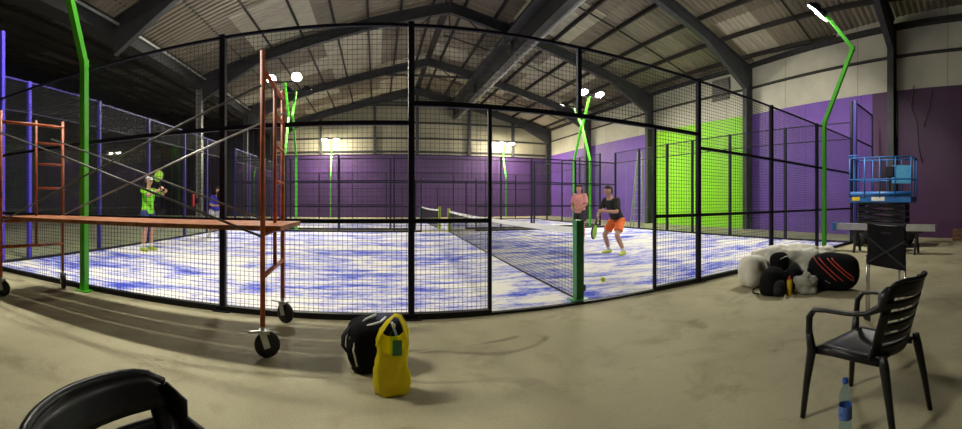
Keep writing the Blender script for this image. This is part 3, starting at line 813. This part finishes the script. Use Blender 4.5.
for i in range(4):
    a, b = cs[i], cs[(i+1) % 4]
    for z in (1.78, 2.36): g.tube((LX+a[0], LY+a[1], z), (LX+b[0], LY+b[1], z), r)
    n = 4 if i % 2 else 2
    for k in range(n): g.tube((LX+a[0]+(b[0]-a[0])*k/n, LY+a[1]+(b[1]-a[1])*k/n, 1.3), (LX+a[0]+(b[0]-a[0])*k/n, LY+a[1]+(b[1]-a[1])*k/n, 2.36), r)
g.bar((LX-hw, LY-hl, 1.40), (LX-hw, LY+hl, 1.40), .02, .12)
g.loft([(LX-hw, LY+hl, 2.36), (LX-hw, LY+hl+.02, 2.42), (LX-hw, LY+hl-.2, 2.43), (LX-hw, LY+hl-.25, 2.36)], r, 8)
obj('guard_rail', g, 'lift_blue', lf, smooth=True)
obj('gate_panel', MB().bbox((LX+.30, LY-.72, 1.7), (LX+.33, LY-.15, 2.2)), 'lift_pale', lf)
obj('control_box', MB().rbox((LX-.25, LY-.25, 1.98), (.16, .22, .28), .02), 'black', lf)
obj('control_box_stand', MB().bar((LX-.25, LY-.25, 1.3), (LX-.25, LY-.25, 1.9), .05, .05), 'black', lf)
obj('warning_sticker', MB().box((LX-hw-.004, LY+.66, 1.27), (.006, .22, .10)), 'yellow', lf)
obj('white_sticker', MB().box((LX-hw-.004, LY+.05, 1.27), (.006, .36, .10)), 'sticker_w', lf)
PXb = 8.85
bm = thing('aluminium_beam', 'long aluminium beam lying on dark trestles before the scissor lift', 'beam', (PXb, 2.5, 0))
obj('beam', MB().bar((PXb, 3.72, .60), (PXb, 1.30, .60), .22, .15), 'alu', bm)
obj('end_cap', MB().box((PXb, 3.75, .60), (.24, .10, .18)), 'lift_blue', bm)
for y in (3.2, 1.75):
    q = MB(); q.bar((PXb-.22, y, 0), (PXb-.03, y, .52), .05, .05); q.bar((PXb+.22, y, 0), (PXb+.03, y, .52), .05, .05); q.bar((PXb, y-.16, .50), (PXb, y+.16, .50), .14, .05); q.bar((PXb-.14, y, .2), (PXb+.14, y, .2), .03, .03)
    obj('trestle', q, 'black', bm)
tr = thing('equipment_case', 'black wheeled case on the floor under the aluminium beam', 'case', (9.3, 2.5, 0))
obj('case_body', MB().rbox((9.35, 2.55, .27), (.42, .9, .38), .04), 'black', tr)
for y in (2.2, 2.9): obj('wheel', MB().lathe((9.10, y, .08), [(.03, 0), (.08, .0), (.08, .05), (.03, .05)], 18, 'X'), 'rubber', tr, smooth=True)
pb = thing('wooden_box', 'small brown wooden box by the dark wall at the right edge', 'box', (12.1, .95, 0))
b = MB()
for k in range(3): b.bbox((11.95, .70+k*.19, .30), (12.35, .87+k*.19, .34))
obj('lid_boards', b, 'wood', pb)
b = MB()
for yy in (.72, 1.22): b.bbox((11.96, yy-.02, 0), (12.34, yy+.02, .30))
for k in range(2): b.bbox((11.95, .70, .03+k*.14), (11.97, 1.25, .14+k*.14))
obj('sides', b, 'wood', pb)
def cable(label, pts, r=.012, m='dsteel'): tag(obj('hanging_cable', MB().path(pts, r, 6), m, smooth=True), label, 'cable')
wx = lambda y: wallx(y)-.05
cable('pale cable hanging straight down the wall above the lift', [(wx(3.25), 3.25, 5.0), (wx(3.28), 3.28, 4.4), (wx(3.25), 3.25, 3.4)], .02, 'pipe')
cable('looped dark cable hanging on the wall right of the pale one', [(wx(2.65), 2.65, 5.1), (wx(2.75), 2.75, 4.4), (wx(2.55), 2.55, 3.8), (wx(2.5), 2.5, 3.0), (wx(2.35), 2.35, 2.5)], .018, 'dsteel')
cable('thin dark cable slanting down the dark wall beside the loop', [(wx(2.0), 2.0, 4.9), (wx(2.1), 2.1, 4.3), (wx(2.3), 2.3, 3.7)], .012, 'wire')

# ladder beyond the end wall
ld = thing('stepladder', 'tall pale green stepladder by the lime boards beyond the glass wall', 'ladder', (11.45, 14.6, 0))
a0, a1, b0, b1 = V((11.15, 14.75, 0)), V((11.5, 14.35, 0)), V((11.5, 15.0, 0)), V((11.85, 14.6, 0))
tp0, tp1 = V((11.58, 14.72, 3.55)), V((11.72, 14.58, 3.55))
f = MB(); f.bar(a0, tp0, .05, .03); f.bar(a1, tp1, .05, .03)
for k in range(1, 12): f.bar(a0.lerp(tp0, k/12), a1.lerp(tp1, k/12), .06, .025)
obj('step_frame', f, 'ladder', ld)
f = MB(); f.bar(b0, tp0, .04, .03); f.bar(b1, tp1, .04, .03)
for k in (2, 5, 8): f.bar(b0.lerp(tp0, k/12), b1.lerp(tp1, k/12), .03, .02)
obj('rear_frame', f, 'ladder', ld)
obj('top_cap', MB().bar(tp0, tp1, .12, .05), 'ladder', ld)

ex = thing('red_cylinder', 'red cylinder hung beside the pale steel column beyond the left end wall', 'extinguisher', (-8.15, 16.2, .85))
obj('body', MB().lathe((-8.15, 16.25, .95), [(.06, 0), (.075, .03), (.075, .5), (.05, .58), (.02, .6)], 16), 'red', ex, smooth=True)
obj('valve', MB().bbox((-8.2, 16.22, 1.55), (-8.1, 16.28, 1.62)), 'black', ex)
obj('wall_bracket', MB().bbox((-8.18, 16.3, 1.1), (-8.0, 16.5, 1.35)), 'black', ex)
tag(obj('padel_ball', MB().ball((3.83*.8276, 4.86, .034+.012), .034, 16, 12), 'ball', smooth=True), 'yellow-green ball on the court just inside the gateway', 'ball')

# ------------------------------------------------------------------ players
def hand(mb, wrist, dirv, palm, curl=.5, s=1.0):
    """palm and five bent fingers; dirv: pointing of the hand, palm: palm normal"""
    d = V(dirv).normalized(); nrm = V(palm); nrm = (nrm-d*nrm.dot(d)).normalized(); sd = d.cross(nrm)
    w = V(wrist); pc = w+d*.085*s
    mb.loft([w, w+d*.035*s, pc], [(.024*s, .019*s), (.040*s, .017*s), (.040*s, .014*s)], 10, side=sd)
    for k, L in enumerate((.070, .080, .074, .058)):
        b = pc+sd*((k-1.5)*.021*s)-d*.012; p = [b]; a = 0; q = b
        for j, f in enumerate((.45, .32, .26)):
            a += curl*(.5+.35*j); q = q+(d*math.cos(a)+nrm*math.sin(a))*(L*f*s); p.append(q)
        mb.loft(p, [.0095*s, .009*s, .0085*s, .007*s], 7)
    b = w+d*.03*s-sd*.032*s; m1 = b+(d*.5-sd*.75+nrm*.4).normalized()*.034*s; m2 = m1+(d*.75+nrm*.65).normalized()*.03*s
    mb.loft([b, m1, m2], [.012*s, .011*s, .008*s], 7)
def person(label, loc, rz, J, look, colors, h=1.0, hair='short', cap=False, sleeves=.55, short_len=.55, longhair=False):
    """J: joints in local metres, the figure faces local +Y. look: head yaw, pitch"""
    t = thing('person', label, 'person', loc, rz)
    J = {k: V(v) for k, v in J.items()}
    side = (J['shR']-J['shL']).normalized(); sideh = (J['hipR']-J['hipL']).normalized()
    body = MB()
    pel, ch_, nk, hd = J['pelvis'], J['chest'], J['neck'], J['head']
    wst = pel.lerp(ch_, .45)
    body.loft([pel-V((0, 0, .09)), pel, wst, ch_, ch_.lerp(nk, .55), nk], [(.10, .09), (.160, .115), (.135, .098), (.165, .112), (.150, .09), (.06, .058)], 16, side=side)
    hu = (hd-nk).normalized()
    yaw = Matrix.Rotation(look[0], 3, 'Z') @ Matrix.Rotation(look[1], 3, 'X')
    fwd = yaw @ V((0, 1, 0)); sdv = yaw @ V((1, 0, 0)); upv = yaw @ V((0, 0, 1))
    body.loft([nk-hu*.03, nk, nk.lerp(hd, .55)], [.058, .054, .052], 12)
    def headfn(v): return v
    hc = hd+upv*.02
    hb = MB(); hb.ball((0, 0, 0), (.075, .094, .115), 20, 16)
    vs = []
    for v in hb.v:
        v = V(v)
        if v.z < 0: v.x *= 1+v.z*2.2; v.y = v.y*(1+v.z*1.4)+(-v.z)*.16
        vs.append(hc+sdv*v.x+fwd*v.y+upv*v.z)
    body.add(vs, hb.f)
    # nose, brow, chin, ears
    body.loft([hc+fwd*.088+upv*.012, hc+fwd*.112-upv*.022, hc+fwd*.098-upv*.032], [.008, .014, .010], 8)
    body.loft([hc+fwd*.088-upv*.055-sdv*.022, hc+fwd*.096-upv*.055, hc+fwd*.088-upv*.055+sdv*.022], [.006, .009, .006], 8)
    for s in (-1, 1): body.ball(hc+sdv*(s*.078)-upv*.01-fwd*.008, (.012, .02, .03), 10, 8)
    for S, s in (('L', -1), ('R', 1)):
        sh, el, wr = J['sh'+S], J['el'+S], J['wr'+S]
        body.loft([ch_.lerp(nk, .5), sh, sh.lerp(el, .35), el, el.lerp(wr, .3), wr], [.06, .062, .052, .042, .043, .028], 12)
        hip, kn, an = J['hip'+S], J['kn'+S], J['an'+S]
        body.loft([hip+V((0, 0, .07)), hip, hip.lerp(kn, .45), kn, kn.lerp(an, .3), an.lerp(kn, .12), an-V((0, 0, .02))], [.085, .095, .078, .058, .060, .040, .042], 14)
        hand(body, wr, J['hd'+S]-wr, J.get('pm'+S, V((-s, 0, 0))), J.get('cu'+S, V((.5, 0, 0))).x)
    rm = remeshed(body, .0085, 4); rm.cur = 1
    for s in (-1, 1): rm.ball(hc+fwd*.083+sdv*(s*.03)+upv*.008, .0075, 10, 8)
    b = obj('body', rm, [colors['skin'], 'eye'], t, local=True, smooth=True)
    # shirt
    sh = MB(); dn = (pel-ch_).normalized()
    sh.loft([pel+V((0, 0, -.07)), pel+V((0, 0, .02)), wst, ch_, ch_.lerp(nk, .6), nk+V((0, 0, -.025))], [(.178, .138), (.178, .135), (.160, .122), (.185, .130), (.160, .105), (.075, .07)], 18, side=side)
    for S in 'LR':
        a, e = J['sh'+S], J['el'+S]
        sh.loft([ch_.lerp(nk, .5), a, a.lerp(e, sleeves*.6), a.lerp(e, sleeves+.25)], [.07, .076, .072, .072], 14)
    obj('shirt', remeshed(sh, .013, 6), colors['shirt'], t, local=True, smooth=True)
    st = MB()
    st.loft([pel+V((0, 0, .04)), pel-V((0, 0, .04)), pel-V((0, 0, .10))], [(.168, .125), (.180, .135), (.165, .128)], 16, side=sideh)
    for S in 'LR':
        hp, kn = J['hip'+S], J['kn'+S]
        st.loft([hp+V((0, 0, .06)), hp, hp.lerp(kn, short_len*.6), hp.lerp(kn, short_len+.22)], [.10, .112, .104, .102], 16)
    obj('shorts', remeshed(st, .013, 5), colors['shorts'], t, local=True, smooth=True)
    for S in 'LR':
        an, toe = J['an'+S], J['toe'+S]; kn = J['kn'+S]
        sk = MB().loft([an-V((0, 0, .015)), an.lerp(kn, .2)], [.048, .046], 12); obj('sock', sk, 'sock', t, local=True, smooth=True)
        f = (toe-an); f.z = 0; f.normalize(); base = V((an.x, an.y, 0))+V((0, 0, J.get('fz'+S, V((0, 0, 0))).z))
        so = MB().loft([base-f*.075+V((0, 0, .04)), base-f*.05+V((0, 0, .052)), base+V((0, 0, .052)), base+f*.08+V((0, 0, .042)), base+f*.155+V((0, 0, .032)), base+f*.195+V((0, 0, .024))],
                       [(.026, .03), (.040, .048), (.044, .050), (.048, .040), (.046, .030), (.026, .018)], 14, side=(-f.y, f.x, 0))
        obj('shoe', so, colors['shoe'], t, local=True, smooth=True)
    # hair or cap
    hr = MB(); hm = MB(); hm.ball((0, 0, 0), (.084, .102, .118), 20, 16)
    keep = []
    vs = [V(v) for v in hm.v]
    hcv = [hc+sdv*v.x+fwd*(v.y-.008)+upv*(v.z+.008) for v in vs]
    fs = [f for f in hm.f if all((vs[i].z > .045-.10*(vs[i].y < .02)-.03*(vs[i].y < -.05)) for i in f)]
    hr.add(hcv, fs)
    if longhair: hr.ball(hc-fwd*.11-upv*.01, (.035, .045, .05), 12, 10); hr.loft([hc-fwd*.12, hc-fwd*.16-upv*.06, hc-fwd*.14-upv*.15], [.03, .03, .012], 10)
    obj('hair', hr, colors['hair'], t, local=True, smooth=True, solid=.012)
    if cap:
        cp = MB(); vs2 = [hc+sdv*v.x*1.06+fwd*(v.y*1.05-.004)+upv*(v.z*1.05+.012) for v in vs]
        cp.add(vs2, [f for f in hm.f if all(vs[i].z > .035 for i in f)])
        cp.grid(lambda u, v: hc+sdv*((u-.5)*.155*(1-.25*v*v))+fwd*(.075+.085*v*(1-(2*u-1)**2*.45))+upv*(.05-.02*v-.012*(2*u-1)**2), 10, 4)
        obj('cap', cp, 'cap', t, local=True, smooth=True, solid=.006)
    return t
def racket(label, c, d, nrm, m, grip='black'):
    """padel racket: c = end of grip (in the hand), d = direction of the blade"""
    c, d, nrm = V(c), V(d).normalized(), V(nrm); nrm = (nrm-d*nrm.dot(d)).normalized(); s = d.cross(nrm)
    t = thing('padel_racket', label, 'racket', c)
    bc = c+d*.32; n = 28; vs = []; fs = []
    def out(a): return s*(math.sin(a)*.125)+d*(-math.cos(a)*.145)
    for k in range(n):
        o = out(2*PI*k/n); vs += [bc+o+nrm*.017, bc+o-nrm*.017]
    fs = [(2*k, 2*((k+1) % n), 2*((k+1) % n)+1, 2*k+1) for k in range(n)]+[tuple(2*k for k in range(n)), tuple(2*k+1 for k in reversed(range(n)))]
    obj('blade', MB().add(vs, fs), m, t)
    obj('rim', MB().loft([bc+out(2*PI*k/n)*1.02 for k in range(n+1)], .018, 8), 'black', t, smooth=True)
    th = MB()
    for q in (-1, 1): th.bar(c+d*.10+s*(q*.012), bc-d*.13+s*(q*.055), .018, .02, nrm)
    obj('throat', th, 'black', t)
    obj('grip', MB().tube(c-d*.035, c+d*.125, .016, 10), grip, t, smooth=True)
    return t

def W(loc, rz, p): return V(loc)+Matrix.Rotation(rz, 3, 'Z') @ V(p)
# man in orange shorts, crouched ready, facing left in the picture
loc = (5.02, 7.25, .012); rz = 1.85
J = dict(pelvis=(0, -.10, .80), chest=(0, .06, 1.12), neck=(0, .15, 1.28), head=(0, .20, 1.40),
         shL=(-.19, .10, 1.21), elL=(-.24, .20, .96), wrL=(-.08, .40, .98), hdL=(-.02, .47, .99), shR=(.19, .10, 1.21), elR=(.27, .18, .95), wrR=(.13, .40, .86), hdR=(.08, .48, .82),
         hipL=(-.10, -.11, .76), knL=(-.17, .10, .44), anL=(-.24, -.05, .09), toeL=(-.28, .15, 0), hipR=(.10, -.11, .76), knR=(.19, .10, .44), anR=(.25, -.12, .09), toeR=(.30, .08, 0),
         cuL=(.6, 0, 0), cuR=(.9, 0, 0))
person('man in black shirt and orange shorts crouching with his racket low', loc, rz, J, (-.1, -.08), dict(skin='skin', shirt='black_shirt', shorts='orange_short', shoe='shoe_y', hair='hair_dark'), short_len=.5)
racket('racket with lime face held low by the man in orange shorts', W(loc, rz, (.085, .475, .83)), Matrix.Rotation(rz, 3, 'Z') @ V((-.1, .38, -.8)), Matrix.Rotation(rz, 3, 'Z') @ V((.9, .2, .3)), 'lime_racket')
# woman in pink behind the gateway post
loc = (5.62, 9.85, .012); rz = 2.1
J = dict(pelvis=(0, 0, .92), chest=(0, .01, 1.24), neck=(0, .01, 1.41), head=(0, .04, 1.54),
         shL=(-.18, 0, 1.36), elL=(-.22, .03, 1.09), wrL=(-.10, .22, .98), hdL=(-.04, .29, .97), shR=(.18, 0, 1.36), elR=(.23, .02, 1.09), wrR=(.13, .22, 1.0), hdR=(.07, .29, .99),
         hipL=(-.09, 0, .88), knL=(-.11, .03, .48), anL=(-.12, -.02, .09), toeL=(-.13, .15, 0), hipR=(.09, 0, .88), knR=(.11, .03, .48), anR=(.13, -.02, .09), toeR=(.15, .15, 0))
person('woman in pink shirt and dark shorts standing behind the green net post', loc, rz, J, (0, 0), dict(skin='skin_dark', shirt='pink', shorts='dark_short', shoe='shoe_w', hair='hair_dark'), longhair=True, short_len=.4)
# man in neon shirt and white cap, racket raised, facing right in the picture
loc = (-5.22, 7.95, .012); rz = -PI/2-.15
J = dict(pelvis=(0, 0, .96), chest=(0, .02, 1.32), neck=(0, .03, 1.51), head=(0, .05, 1.66),
         shL=(-.20, .02, 1.45), elL=(-.24, .24, 1.34), wrL=(-.10, .46, 1.42), hdL=(-.07, .54, 1.45), shR=(.20, .02, 1.45), elR=(.26, .25, 1.33), wrR=(.12, .46, 1.46), hdR=(.09, .53, 1.51),
         hipL=(-.10, 0, .92), knL=(-.13, .03, .50), anL=(-.15, -.03, .09), toeL=(-.17, .15, 0), hipR=(.10, 0, .92), knR=(.13, .04, .50), anR=(.16, -.01, .09), toeR=(.19, .16, 0),
         pmL=(1, 0, 0), pmR=(-1, 0, 0), cuR=(.9, 0, 0))
person('man in neon green shirt and white cap raising a racket behind the scaffold', loc, rz, J, (-.1, 0), dict(skin='skin', shirt='neon', shorts='denim', shoe='shoe_y', hair='hair_brown'), cap=True, short_len=.6)
racket('racket raised in front of the man in the white cap', W(loc, rz, (.11, .50, 1.50)), Matrix.Rotation(rz, 3, 'Z') @ V((-.25, -.35, .75)), Matrix.Rotation(rz, 3, 'Z') @ V((.95, .1, .3)), 'lime_racket')
# player in blue, mostly hidden by a fence post
loc = (-5.15, 11.9, .012); rz = -PI/2-.6
J = dict(pelvis=(0, -.06, .90), chest=(0, .08, 1.22), neck=(0, .14, 1.40), head=(0, .18, 1.53),
         shL=(-.20, .09, 1.34), elL=(-.27, .14, 1.06), wrL=(-.18, .36, .98), hdL=(-.14, .43, .97), shR=(.20, .09, 1.34), elR=(.28, .16, 1.07), wrR=(.20, .38, 1.05), hdR=(.17, .45, 1.07),
         hipL=(-.10, -.06, .86), knL=(-.15, .08, .48), anL=(-.20, -.08, .09), toeL=(-.22, .10, 0), hipR=(.10, -.06, .86), knR=(.15, .08, .48), anR=(.21, -.08, .09), toeR=(.24, .10, 0), cuR=(.9, 0, 0))
person('player in royal blue shirt and white shorts half hidden behind a fence post', loc, rz, J, (0, 0), dict(skin='skin', shirt='blue_shirt', shorts='white_short', shoe='shoe_w', hair='hair_dark'))
racket('racket held upright by the player in the blue shirt', W(loc, rz, (.175, .44, 1.07)), Matrix.Rotation(rz, 3, 'Z') @ V((0, .25, .9)), Matrix.Rotation(rz, 3, 'Z') @ V((.9, .1, .1)), 'black')

# ------------------------------------------------------------------ world, camera, view
wd = bpy.data.worlds.new('night'); SC.world = wd; wd.use_nodes = True
bg = wd.node_tree.nodes.get('Background') or wd.node_tree.nodes.new('ShaderNodeBackground')
bg.inputs[0].default_value = (.5, .45, .38, 1); bg.inputs[1].default_value = .015

cam = bpy.data.cameras.new('camera'); co = bpy.data.objects.new('camera', cam); COL.objects.link(co); SC.camera = co
F = 393.0; YH = 201.5; XC = 376.0
cam.type = 'PANO'; cam.panorama_type = 'CENTRAL_CYLINDRICAL'
half = 481.0/F
cam.central_cylindrical_range_u_min = -half; cam.central_cylindrical_range_u_max = half
cam.central_cylindrical_range_v_min = -(429-YH)/F; cam.central_cylindrical_range_v_max = YH/F
cam.central_cylindrical_radius = 1.0
co.location = (0, 0, CAM_H)
co.rotation_euler = (PI/2, 0, -(481.0-XC)/F)
cam.clip_start = .02; cam.clip_end = 200

vs_ = SC.view_settings
SC.display_settings.display_device = 'sRGB'
vs_.view_transform = 'Standard'; vs_.look = 'None'; vs_.gamma = 1; vs_.exposure = .2; vs_.use_curve_mapping = False
cy = SC.cycles
cy.use_denoising = True
try: cy.denoiser = 'OPENIMAGEDENOISE'; cy.denoising_input_passes = 'RGB_ALBEDO_NORMAL'
except Exception: pass
cy.max_bounces = 8; cy.diffuse_bounces = 5; cy.transparent_max_bounces = 24
cy.sample_clamp_indirect = 4; cy.caustics_reflective = False; cy.caustics_refractive = False
